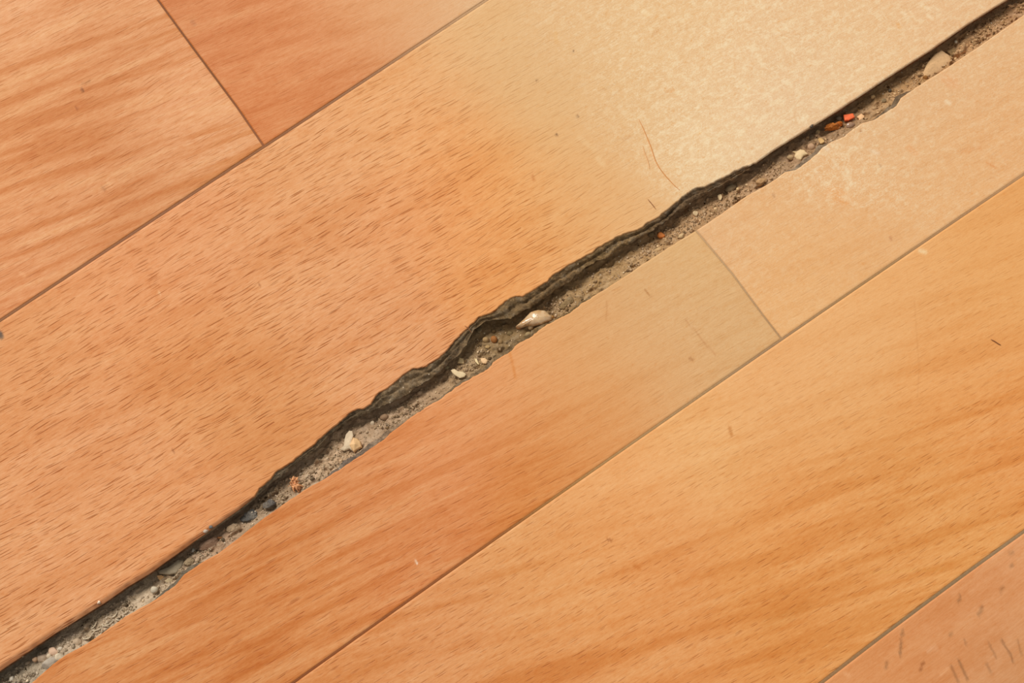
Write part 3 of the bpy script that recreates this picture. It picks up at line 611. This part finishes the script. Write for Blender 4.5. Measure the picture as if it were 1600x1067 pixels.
D = [
 # lower left end of the gap
 ('pebble',84,1018,8,6,4,-10,(206,170,140),M_stone,'rounded pinkish tan pebble, uppermost in the cluster at the lower left end of the crack','pebble',1,.15),
 ('pebble',66,1028,7.5,6,4,10,(176,152,126),M_stone,'grey tan pebble at the left of the cluster near the lower left corner','pebble',1,.2),
 ('pebble',76,1025,3.6,3.8,3,0,(190,168,140),M_stone,'tiny tan pebble squeezed between two bigger ones in the lower left cluster','pebble',1,.15),
 ('pebble',93,1027,7,5.5,4,-25,(198,180,152),M_stone,'light angular pebble at the right of the lower left cluster','pebble',3,.2),
 ('pebble',78,1036,12,7,5,30,(164,150,132),M_stone,'largest, greyish pebble at the bottom of the lower left cluster','pebble',1,.2),
 ('pebble',54,1030,4,3.6,3,0,(186,150,116),M_stone,'small brownish pebble just left of the lower left cluster','pebble',1,.2),
 ('pebble',18,1060,3.4,3,2.5,0,(212,198,176),M_stone,'tiny whitish pebble at the very bottom left corner of the gap','pebble',1,.2),
 ('pebble',93,1014,4,3,2.5,20,(200,184,160),M_chip,'tiny pale splinter of stone just above the lower left cluster','pebble',3,.2),
 ('pebble',120,1003,6.5,5.5,4,0,(176,152,124),M_stone,'round tan pebble by the sheet edge, right of the lower left cluster','pebble',1,.25),
 ('pebble',241,921,6,5.5,4,20,(206,190,162),M_stone,'pale grey pebble below the small orange and white chips left of the flat stone','pebble',2,.2),
 ('stone_chip',252,902,6.5,4,3,10,(226,176,118),M_chip,'orange tan chip beside a dark pit below the flat grey stone','stone chip',4,.3),
 ('stone_chip',264,908,5.5,4,3,30,(224,200,158),M_chip,'cream chip right of the orange tan one below the flat grey stone','stone chip',4,.3),
 ('flat_stone',276,886,17,9.5,5,33,(170,152,124),M_stone,'smooth flat grey tan stone lying lengthwise in the lower left part of the gap','stone',3,.12),
 ('stone_lump',296,878,9,7,5.5,20,(160,136,104),M_crumb,'crumbly brown lump against the right end of the flat grey stone','stone',1,.5),
 ('bead_pebble',302,860,3.4,4,3.4,20,(206,196,178),M_quartz,'tiny milky bead in the shadow above the crumbly brown lump','pebble',1,.12),
 ('stone_lump',326,850,16,9,6,30,(164,130,104),M_crumb,'pinkish brown crumbly stone left of the black slag lump','stone',3,.3),
 ('stone_chip',345,841,7,3,2.5,-5,(172,112,60),M_chip,'thin brown sliver lying on crumbs above the pinkish brown stone','stone chip',4,.3),
 ('stone_lump',364,825,12,7,5,20,(176,148,116),M_crumb,'light crumbly clod between the pinkish stone and the black lump','clod',1,.5),
 ('slag_lump',390,808,15,9.5,7,25,(70,64,56),M_dark,'glistening black grey slag lump in the lower left half of the gap','slag'),
 ('rock_fragment',421,788,11,7.5,6.5,20,(92,82,72),M_dark,'dull dark grey rock fragment right of the black slag lump','rock'),
 ('bark_strip',408,797,3.4,12,4,-2,(150,128,100),M_crumb,'upright tan rib of hardened mud between the two dark lumps','mud'),
 ('pebble',487,737,5,3.6,3,0,(170,142,110),M_stone,'small tan pebble on smooth dirt right of the orange wood shaving','pebble',1,.2),
 ('pebble',436,742,4.5,3.6,3,0,(196,182,156),M_stone,'small whitish pebble stuck on the torn dark edge above the wood shaving','pebble',1,.2),
 ('pebble',582,661,4,4,3,0,(206,182,150),M_stone,'small cream pebble in the shade right of the white shell fragment','pebble',1,.2),
 ('pebble',600,652,7,5,4,20,(158,124,92),M_stone,'brown pebble under the torn edge, up and right of the shell fragment','pebble',1,.25),
 ('pebble',656,614,4.5,3.8,3,0,(196,164,130),M_stone,'small tan pebble below the torn edge between shell fragment and white flakes','pebble',1,.2),
 # middle
 ('stone_chip',720,563,6,6,3,20,(232,200,146),M_chip,'cream triangular chip, the topmost of the pale chips in the middle','stone chip',4,.15),
 ('stone_chip',713,578,9,3.6,2.5,-28,(196,176,138),M_chip,'x','stone chip',4,.3),
 ('stone_chip',722,585,10,4.6,3,22,(222,194,148),M_chip,'wide grey white flake against the lower sheet in the middle','stone chip',4,.2),
 ('stone_chip',746,564,5,8,3,30,(232,204,150),M_chip,'upright cream chip next to the peach coloured chip','stone chip',4,.2),
 ('stone_chip',757,563,7.5,5.5,3.5,10,(236,192,140),M_chip,'peach coloured chip, the right one of the pale chips in the middle','stone chip',4,.3),
 ('pebble',699,574,4,3,2.5,10,(190,168,126),M_stone,'tiny tan pebble by the torn edge, left of the cream triangular chip','pebble',1,.2),
 ('pebble',749,516,4.5,5,3.4,20,(150,128,92),M_stone,'small olive tan pebble under the overhang above the two beads','pebble',1,.2),
 ('bead_pebble',759,531,5.4,5,4.4,0,(170,136,90),M_stone,'tan bead, left one of the pair in the dark hollow','pebble',0,.1),
 ('bead_pebble',772,530,5.4,6.2,4.6,20,(164,104,50),M_stone,'orange brown bead, right one of the pair in the dark hollow','pebble',0,.1),
 ('bead_pebble',782,534,4,4,3,0,(146,114,72),M_stone,'small dull bead just right of the orange brown bead','pebble',0,.15),
 ('pebble',762,542,4.4,3,2.5,0,(180,146,96),M_stone,'small flat tan crumb below the pair of beads','pebble',2,.3),
 ('pebble',771,517,4,3.4,3,0,(110,84,50),M_stone,'dark brown pebble deep in the hollow above the pair of beads','pebble',1,.2),
 ('pebble',797,521,5,4,3,10,(128,104,66),M_stone,'dull brown pebble in the hollow, left below the glossy quartz pebble','pebble',1,.2),
 ('quartz_pebble',843,497,23,11.5,9,18,(214,178,134),M_quartz,'large glossy milky quartz pebble in the middle of the gap','pebble'),
 ('stone_chip',811,511,5,4.4,3.5,0,(184,122,68),M_chip,'orange brown chip touching the left tip of the quartz pebble','stone chip',3,.3),
 ('bead_pebble',829,511,4.8,4.8,4,0,(206,172,124),M_quartz,'cream bead tucked under the lower side of the quartz pebble','pebble',0,.08),
 ('bead_pebble',826,523,6,5.2,3,0,(158,132,90),M_stone,'round flat tan pebble on the lower sheet edge below the quartz pebble','pebble',0,.1),
 ('stone_chip',859,497,8,2.6,2.5,22,(196,142,74),M_chip,'thin orange sliver under the right tip of the quartz pebble','stone chip',3,.3),
 ('mud_clod',885,474,14,8,4,33,(148,120,82),M_crumb,'flat brown mud clod right of the quartz pebble','clod',3,.3),
 # upper right half
 ('brick_crumb',1033,368,6.5,5.6,5,-20,(206,118,48),M_chip,'orange crumb in the shade of the torn edge, right of the middle','brick crumb',3,.25),
 ('pebble',1018,366,6,5,4,0,(140,116,82),M_stone,'dull grey tan pebble left of the orange crumb','pebble',1,.2),
 ('pebble',1029,390,6,4,3,20,(204,166,116),M_stone,'light tan pebble on the lower sheet edge below the orange crumb','pebble',2,.2),
 ('pebble',1066,369,6.5,4.5,4,10,(212,178,130),M_stone,'cream pebble near the lower sheet edge left of the pale butt joint','pebble',2,.2),
 ('pebble',1087,334,4.6,5,4,20,(222,190,144),M_stone,'small cream pebble in the gap above the pale butt joint','pebble',3,.2),
 ('stone_chip',1125,308,3,6,3,15,(220,188,140),M_chip,'narrow upright cream splinter between torn edge and grey stone','stone chip',4,.2),
 ('pebble',1142,294,10,6.5,5,20,(158,132,98),M_stone,'smooth grey tan pebble just under the torn edge, right of the cream splinter','pebble',1,.2),
 ('bead_pebble',1153,295,2.8,2.8,2.6,0,(226,190,140),M_quartz,'tiny shining bead right of the smooth grey tan pebble','pebble',0,.1),
 ('pebble',1167,289,3,3,2.5,0,(206,170,126),M_stone,'tiny tan pebble right of the shining bead','pebble',1,.2),
 ('stone_lump',1190,283,10,6,5,30,(190,148,102),M_crumb,'tan clod at the lower sheet edge left of the jagged cream chunk','clod',1,.4),
 ('stone_chip',1251,241,12,9,5,0,(234,200,148),M_chip,'jagged cream chunk, the biggest pale piece in the upper right half','stone chip',5,.6),
 ('pebble',1235,246,6,4.6,4,0,(190,156,112),M_stone,'tan pebble at the left of the jagged cream chunk','pebble',1,.2),
 ('pebble',1268,229,6.5,6,4,0,(192,152,116),M_stone,'rounded pinkish pebble right of the jagged cream chunk','pebble',0,.1),
 ('stone_chip',1283,220,4.4,6,3.5,30,(226,180,116),M_chip,'yellow tan chip between pinkish pebble and rusty chunk','stone chip',2,.25),
 ('pebble',1278,206,3.6,4.6,3.4,-20,(180,148,104),M_stone,'small tan pebble in the shade left of the rusty chunk','pebble',1,.2),
 ('pebble',1268,214,4.4,4.4,3.4,0,(140,114,84),M_stone,'dull grey brown pebble above the pinkish pebble','pebble',1,.2),
 ('brick_crumb',1302,199,16,7.5,7,16,(168,84,24),M_crumb,'rusty brown crumbly chunk over a dark pit in the upper right half','brick crumb',1,.55),
 ('paint_chip',1326,182,9,6.6,2.6,5,(246,110,56),M_chip,'bright orange red angular chip in the upper right half','paint chip',4,.08),
 ('stone_chip',1345,182,7.4,6.6,3,30,(240,188,134),M_chip,'pale peach angular chip right of the orange red chip','stone chip',4,.15),
 ('pebble',1329,195,7.5,5.6,4,10,(170,136,110),M_quartz,'translucent greyish pebble below the orange red chip','pebble',1,.12),
 ('pebble',1311,185,5,4,3.4,0,(130,110,86),M_stone,'grey pebble in the shade above the rusty chunk','pebble',1,.2),
 ('bead_pebble',1364,151,4,3.6,3.2,0,(220,178,124),M_stone,'small beige bead in the shade of the straight edge','pebble',0,.1),
 ('bead_pebble',1391,141,3.2,3.2,3,0,(92,74,50),M_dark,'small dark bead on bare dirt in the upper right','pebble',0,.1),
 ('pebble',1381,157,5,4,3,20,(150,124,88),M_stone,'dull brown pebble above the chipped grey edge','pebble',1,.2),
 ('flat_stone',1470,93,26,10,5,33,(216,172,122),M_stone,'long smooth tan stone filling the gap near the upper right corner','stone',2,.12),
 ('pebble',1446,121,4.4,4,3,0,(150,98,44),M_stone,'small rusty brown pebble at the lower end of the long tan stone','pebble',1,.2),
 ('bead_pebble',1494,65,2.8,3,2.8,0,(220,206,180),M_quartz,'tiny white bead in the dark above the end of the long tan stone','pebble',0,.1),
 ('stone_lump',1489,81,9,8,5,40,(150,118,78),M_crumb,'crumbly brown lump above the upper end of the long tan stone','stone',1,.5),
 ('mud_clod',1512,66,13,9,5,33,(176,134,92),M_crumb,'light tan clod right of the dark notch near the upper right corner','clod',2,.3),
 ('stone_chip',1580,10,6,2.4,2,-10,(222,176,126),M_chip,'thin cream flake at the top right end of the gap','stone chip',3,.2),
 # on top of the sheets
 ('dust_crumb',155,941,2.6,2.4,2,0,(238,214,186),M_chip,'tiny white crumb on the rim of the upper sheet at lower left','crumb',2,.3,True),
 ('dust_crumb',322,830,4.4,2.6,2.6,30,(206,186,164),M_chip,'pale crumb on the upper sheet rim, left of the blue grey one','crumb',3,.3,True),
 ('dust_crumb',330,824,3.4,2.8,2.8,0,(116,116,112),M_dark,'blue grey crumb on the upper sheet rim above the pinkish stone','crumb',2,.3,True),
 ('dust_crumb',1172,258,5,1.8,1.8,20,(236,206,166),M_chip,'pale flake on the torn edge where the straight edge begins','crumb',3,.3,True),
 ('dust_crumb',1268,198,3.4,2.6,2.4,20,(92,78,62),M_dark,'dark grey crumb on the straight rim above the rusty chunk','crumb',2,.3,True),
]
OUTL = {   # outline, thickness, dome, tilt
 (1326,182): ([(1318,178.7),(1333.3,176.5),(1335.8,183),(1325.7,188),(1320,188)], 7.0, .5, (0, -.15)),
 (1345,182): ([(1338.3,182),(1346,177),(1351,181.2),(1349.3,189.6),(1343.4,189.6),(1341.7,184.6)], 3.0, 1.0, (.1, -.1)),
 (1251,241): ([(1238.8,235.2),(1244,236),(1250.6,232.7),(1257.4,234.4),(1259,237),(1263.3,241),(1255.7,243.6),(1251.5,250.4),(1245.5,248.7),(1241.3,243.6),(1243,239.4)], 4.5, 2.2, (.05, -.1)),
 (720,563): ([(717.5,558),(723.7,560),(725.4,568),(714.4,567.4)], 3.5, .8, (.1, -.1)),
 (722,585): ([(704,577.7),(709.3,575.7),(715.5,579.8),(723.7,580.8),(728.9,585),(725.8,589),(718.6,591),(712.4,587),(707.2,582.9)], 2.6, .8, (.05, -.12)),
 (746,564): ([(741.2,560.2),(745.4,560.2),(747.4,566.4),(749.5,569.5),(746.4,569.5),(742.3,564.3)], 2.6, .6, (0, -.1)),
 (757,563): ([(750.5,559.2),(757.7,558.6),(762.5,563.3),(759.8,568.5),(754.6,568),(751.5,564.3)], 3.2, 1.4, (0, -.1)),
 (843,497): ([(805,509),(818.6,496.3),(828.9,486),(841,482.5),(851.5,484),(862.9,494),(861.9,499.4),(847.4,506.6),(833,508.7),(824.7,507.6),(814.4,510.7)], 5.0, 8.0, (.02, -.1)),
 (276,886): ([(261.9,885.6),(278.4,873.2),(286.6,875.3),(284.5,885.6),(276.3,895.9),(264,898),(247.4,896),(245.4,891.8),(257.7,886.6)], 7.0, 2.5, (0, -.15)),
 (1470,93): ([(1438.5,124.5),(1446,104),(1450.5,96),(1461,82.5),(1471.5,76.5),(1483.5,85.5),(1489.7,96),(1470,113),(1449,124)], 3.0, 3.0, (0, -.1)),
}
D = [d for d in D if (d[1], d[2]) != (713, 578)]
for i, d in enumerate(D):
    name, px, py, rx, ry, rz, deg, c, m, label, cat = d[:11]
    kw = {}
    if px < 130: rx *= 1.12; ry *= 1.12; c = tuple(min(235, v * 1.1) for v in c)
    if m is M_crumb: c = tuple(min(235, v * 1.12) for v in c)
    if len(d) > 11: kw['cuts'], kw['rough'] = d[11], d[12]
    if len(d) > 13: kw['top'] = d[13]
    if name == 'slag_lump': kw.update(cuts=3, rough=.75, c2=(128, 118, 102), sub=4, lump=2.2)
    if name == 'rock_fragment': kw.update(cuts=3, rough=.5, c2=(128, 112, 92), sub=4)
    if name == 'bark_strip': kw.update(cuts=0, rough=.4, sink=.5)
    if name == 'quartz_pebble': kw.update(cuts=4, rough=.22, sub=4, lift=2.0, c2=(238, 222, 196))
    if m is M_crumb: kw['sub'] = 4
    if name == 'stone_chip' or name == 'paint_chip': kw.update(smooth=False, sub=2, lift=1.0)
    if px == 1251: kw.update(sub=3, rough=.5, lift=1.5)
    if px == 1302: kw.update(c2=(216, 128, 54), rough=.9, lump=2.4, lift=4)
    if name == 'flat_stone': kw.update(sink=.45, sub=4)
    if name == 'mud_clod': kw.update(sink=.6, sub=4)
    if (px, py) in OUTL: continue
    n_ = {'bark_strip': 'mud_rib'}.get(name, name)
    debris(i, n_, px, py, rx, ry, rz, deg, c, m, label, cat, **kw)

# a broken shell-like fragment with a peach crust
def slab(name, pts, th, c, m, parent=None, z_add=0, tilt=(0, 0), label=None, dome=2.0):
    (s0, t0), z0 = surf(*np.mean(pts, 0)); z0 += z_add
    Q = at(pts, z0 + th); ctr = Q.mean(0); P = []
    for k, f in ((0, 1.04), (.75, 1.0), (1.0, .86), (1.0, .5)):
        for (s, t) in Q:
            ds_, dt_ = s - ctr[0], t - ctr[1]
            z = z0 + th * k + (dome * (1 - f) if k == 1.0 else 0) + ds_ * tilt[0] + dt_ * tilt[1]
            P.append((ctr[0] + ds_ * f, ctr[1] + dt_ * f, z))
    n = len(Q); F = [[r_ * n + i, r_ * n + (i + 1) % n, (r_ + 1) * n + (i + 1) % n, (r_ + 1) * n + i] for r_ in range(3) for i in range(n)]
    P.append((ctr[0], ctr[1], z0 + th + dome)); F += [[3 * n + i, 3 * n + (i + 1) % n, 4 * n] for i in range(n)]; F.append(list(range(n))[::-1])
    P = np.array(P); co = world(P[:, 0], P[:, 1], P[:, 2]); org = world(ctr[0], ctr[1], z0) if parent is None else None
    cc = np.tile(lin(c), (len(co), 1)) * (1 + .12 * fbm(P[:, 0] / 4, P[:, 1] / 4, 3, 2))[:, None]
    return mesh(name, co, F, m, cc, None, None, parent, False, origin=org)
sh = empty('shell_fragment', 0, 0, 0, 'grey white three-pointed fragment with a peach crust, left of the middle of the gap', 'fragment')
q_, z_ = surf(546, 690)
sh.location = Vector(world(q_[0], q_[1], z_) * S)
def reparent(o, p):
    o.parent = p; o.matrix_parent_inverse = Matrix.Identity(4); o.location = Vector(o.location) - Vector(p.location)
a_ = slab('flake', [(531,702),(537,696),(538,686),(540,678),(545,672),(550,673),(552,680),(550,690),(556,697),(560,702),(552,705),(546,701),(538,704)], 3.0, (216,190,154), M_chip, None, 2.0, (.0, -.15))
b_ = slab('crust', [(546,695),(549,690),(552,683),(558,685),(563,690),(565,698),(558,702),(553,706),(549,701)], 5.0, (232,186,130), M_chip, None, 3.0, (-.1, .05), dome=3)
reparent(a_, sh); reparent(b_, sh); a_['label'] = 'grey white flake'; b_['label'] = 'peach crust'

def dome(name, pts, th, h, c, m, tilt, label, cat, seed):
    P0 = np.array(pts, float); (s0, t0), z0 = surf(*P0.mean(0)); Q = at(P0, z0 + th + h * .4)
    K = 5; n = len(Q); X = []                                # densify the outline, keep its corners
    for a, b in zip(Q, np.roll(Q, -1, 0)): X += [a + (b - a) * k / K for k in range(K)]
    X = np.array(X); X += .35 * np.stack([fbm(X[:, 0] / 2, X[:, 1] / 2, seed, 2), fbm(X[:, 0] / 2, X[:, 1] / 2, seed + 9, 2)], 1); n = len(X); ctr = X.mean(0)
    rings = [(.9, 0), (1.0, .5 * th), (.985, .9 * th), (.93, th + .30 * h), (.8, th + .58 * h), (.6, th + .82 * h), (.35, th + .96 * h), (.12, th + h)]
    co = []; 
    for f, z in rings:
        D_ = (X - ctr) * f
        zz = z0 + z + D_ @ np.array(tilt) + (.12 * h + .25) * fbm(D_[:, 0] / 5, D_[:, 1] / 4, seed + 3, 3) * (z > th)
        co.append(world(ctr[0] + D_[:, 0], ctr[1] + D_[:, 1], zz))
    co = np.vstack(co + [co[-1].mean(0)[None]]); R_ = len(rings)
    F = [[r * n + i, r * n + (i + 1) % n, (r + 1) * n + (i + 1) % n, (r + 1) * n + i] for r in range(R_ - 1) for i in range(n)]
    F += [[(R_ - 1) * n + i, (R_ - 1) * n + (i + 1) % n, R_ * n] for i in range(n)] + [list(range(n))[::-1]]
    cc = np.tile(lin(c), (len(co), 1)) * (1 + .14 * fbm(co[:, 0] / 5, co[:, 1] / 4, seed, 2))[:, None]
    return tag(mesh(name, co, F, m, np.clip(cc, 0, 1), None, None, None, True, tuple(world(ctr[0], ctr[1], z0))), label, cat)
for i, d in enumerate(D):
    if (d[1], d[2]) in OUTL:
        pts, th, h, tl = OUTL[(d[1], d[2])]; dome(d[0], pts, th, h, d[7], d[8], tl, d[9], d[10], 200 + i)

# curled wood shaving: a nest of thin ribbons
def ribbon_mesh(paths, wd, th, c, name, m, parent=None, origin=None):
    co = []; F = []; cc = []
    for pi, P in enumerate(paths):
        P = np.array(P, float); n = len(P); Tn = np.gradient(P, axis=0); Tn /= np.linalg.norm(Tn, axis=1)[:, None] + 1e-9
        side = np.cross(Tn, [0.2, .1, 1.0]); side /= np.linalg.norm(side, axis=1)[:, None] + 1e-9; nn = np.cross(side, Tn)
        tw = np.linspace(0, 2.2, n)[:, None] + pi; sd = side * np.cos(tw) + nn * np.sin(tw); nd = np.cross(sd, Tn)
        base = len(co)
        wv = wd * (.35 + .65 * np.sin(np.linspace(.25, math.pi - .15, n)))[:, None]
        ring = [P + sd * wv + nd * th, P - sd * wv + nd * th, P - sd * wv - nd * th, P + sd * wv - nd * th]
        for i in range(n):
            for r_ in ring: co.append(r_[i])
            cc += [lin(c) * (.8 + .35 * ((pi * 37) % 7) / 7)] * 4
        for i in range(n - 1):
            for k in range(4): F.append([base + i * 4 + k, base + i * 4 + (k + 1) % 4, base + i * 4 + 4 + (k + 1) % 4, base + i * 4 + 4 + k])
        F += [[base, base + 1, base + 2, base + 3][::-1], [base + n * 4 - 4 + k for k in range(4)]]
    return mesh(name, np.array(co), F, m, np.array(cc), None, None, parent, True, origin)
rng = random.Random(5)
q_, z_ = surf(462, 756); O = world(q_[0], q_[1], z_)
paths = []
for k in range(24):
    a = rng.choice((.9, 1.3, 2.4, 2.9)) + rng.uniform(-.35, .35); L = rng.uniform(7, 13); cv = rng.uniform(-2.4, 2.4); h0 = rng.uniform(3, 9)
    cx, cy = rng.uniform(-5.5, 5.5), rng.uniform(-5.5, 5.5); P = []
    for i in range(10):
        u = i / 9 - .5; aa = a + cv * u
        P.append((O[0] + cx + math.cos(aa) * L * u * 1.5, O[1] + cy + math.sin(aa) * L * u * 1.5, O[2] + h0 - 12 * u * u + 1.5 * math.sin(5 * u + k)))
    paths.append(P)
o = ribbon_mesh(paths, 1.9, .35, (236, 166, 110), 'wood_shaving', M_chip, None, (O[0], O[1], O[2]))
tag(o, 'curled orange wood shaving nestled in the gap, right of the dark lumps', 'wood shaving')

# thin fibres of straw on the grit
M_fib = M_chip
FIB = [(140,992,20,14),(150,982,-10,16),(158,985,50,12),(163,976,-35,14),(170,972,10,16),(176,978,65,12),(147,975,35,13),(185,966,-15,12),(132,996,-30,11),(180,958,40,12),(196,955,5,10),(128,1008,60,10)]
for k, (px, py, deg, L) in enumerate(FIB):
    q, z = surf(px, py); O = world(q[0], q[1], z); a = math.radians(deg + 20); P = []; O = O + world(0, -3.5, 0)
    for i in range(8):
        u = i / 7 - .5; x_, y_ = O[0] + math.cos(a) * L * u - math.sin(a) * 2.2 * (4 * u * u), O[1] + math.sin(a) * L * u + math.cos(a) * 2.2 * 4 * u * u
        s_, t_ = x_ * DS[0] + y_ * DS[1], x_ * DT[0] + y_ * DT[1]
        P.append((x_, y_, max(O[2], float(bed_z(np.array([s_]), np.array([t_]))[0])) + 2.6 + .8 * math.sin(u * 3)))
    o = ribbon_mesh([P], 1.2, .5, (232, 210, 176), 'straw_fibre', M_fib, None, tuple(O))
    tag(o, 'short pale curved straw fibre lying on grey grit in the lower left of the gap', 'fibre', 'straw fibres on the grit')

# hairs lying on the sheets
def tube(name, pts, r_, m, label, cat, z=.5, top=True, seg=6):
    Q = at(pts, z); n = len(Q); ts = np.linspace(0, n - 1, (n - 1) * 6 + 1)
    s = np.interp(ts, np.arange(n), Q[:, 0]); t = np.interp(ts, np.arange(n), Q[:, 1])
    k = np.array([1, 2, 3, 2, 1]) / 9
    s = np.concatenate([s[:2], np.convolve(s, k, 'valid'), s[-2:]]); t = np.concatenate([t[:2], np.convolve(t, k, 'valid'), t[-2:]])
    P = world(s, t, z + 0 * s); Tn = np.gradient(P, axis=0); Tn /= np.linalg.norm(Tn, axis=1)[:, None]
    sd = np.cross(Tn, [0, 0, 1.0]); co = []; F = []
    for i in range(len(P)):
        rr = r_ * (1 - .75 * abs(2 * i / (len(P) - 1) - 1) ** 3)
        for j in range(seg):
            a = 2 * math.pi * j / seg; co.append(P[i] + sd[i] * math.cos(a) * rr + np.array([0, 0, 1]) * math.sin(a) * rr)
    for i in range(len(P) - 1):
        for j in range(seg): F.append([i * seg + j, i * seg + (j + 1) % seg, (i + 1) * seg + (j + 1) % seg, (i + 1) * seg + j])
    F += [list(range(seg))[::-1], [(len(P) - 1) * seg + j for j in range(seg)]]
    o = mesh(name, np.array(co), F, m, None, None, None, None, True, origin=tuple(P[0] - np.array([0, 0, z]))); return tag(o, label, cat)
M_hair = plain('brown_hair', (226, 156, 86), .5)
M_hair2 = plain('light_brown_hair', (232, 176, 116), .5)
M_hair3 = plain('dark_hair', (160, 104, 62), .5)
tube('hair', [(998,186),(1004,198),(1012,217),(1018,232),(1024,251),(1030,262),(1040,275),(1052,288),(1062,297)], .75, M_hair, 'long thin brown hair curving over the rubbed pale part above the crack', 'hair')
tube('hair', [(1004,227),(1008,240),(1013,252),(1015,264)], .5, M_hair2, 'short faint hair just left of the long brown hair', 'hair')
tube('hair', [(1012,311),(1018,318),(1025,327)], .65, M_hair3, 'short brown hair close to the torn edge below the long hair', 'hair')
tube('hair', [(1548,530),(1554,533),(1560,537),(1564,539)], .8, M_hair3, 'tiny dark hair on the golden plank near the right edge of the photo', 'hair')
tube('hair', [(726,509),(731,512),(737,520)], .55, M_hair3, 'tiny dark bristle sticking out over the torn edge above the hollow', 'hair')

# loose grains of sand
rng = np.random.default_rng(3); V0, F0 = ico(1); F0 = np.array(F0); nv = len(V0)
n_ = 9500; s_ = rng.uniform(-1090, 1090, n_); a_, b_ = tb(s_), le(s_) + 3
t_ = a_ + (b_ - a_) * rng.beta(1.5, 1.3, n_) * .98 - .5
ok = ~((fbm(s_ / 30, 0 * s_ + .3, 99, 2) < -.1) & (rng.uniform(size=n_) < .8)); ok &= ~((pit(s_, t_) > 1.2) & (rng.uniform(size=n_) < .85)); s_, t_ = s_[ok], t_[ok]; n_ = len(s_)
r_ = np.minimum(.5 + .6 * rng.gamma(1.5, .65, n_), 3.8); z_ = bed_z(s_, t_) - pit(s_, t_)
v = V0[None] * (1 + .35 * rng.uniform(-1, 1, (n_, nv, 1))) * r_[:, None, None] * np.stack([rng.uniform(.8, 1.5, n_), rng.uniform(.7, 1.2, n_), rng.uniform(.6, 1, n_)], 1)[:, None]
an = rng.uniform(0, 6.28, n_)[:, None]; ca, sa = np.cos(an), np.sin(an)
co = np.stack([v[..., 0] * ca - v[..., 1] * sa, v[..., 0] * sa + v[..., 1] * ca, v[..., 2]], -1) + world(s_, t_, z_ + r_ * .25)[:, None]
F = F0[None] + (np.arange(n_) * nv)[:, None, None]
px, _ = px_of(s_, t_, -12); warm = np.clip(px / 1600, 0, 1)[:, None]
c = np.array((170, 150, 124)) * (1 - warm) + np.array((182, 142, 98)) * warm + rng.normal(0, 16, n_)[:, None]
c = c + (rng.uniform(size=n_) < .10)[:, None] * np.array((42, 38, 30)) - (rng.uniform(size=n_) < .15)[:, None] * np.array((60, 54, 46))
o = mesh('sand', co.reshape(-1, 3), F.reshape(-1, 3), M_grain, lin(np.clip(np.repeat(c, nv, 0), 20, 240)))
tag(o, 'coarse grey brown sand grains strewn on the dirt along the whole gap', 'sand', None, 'stuff')
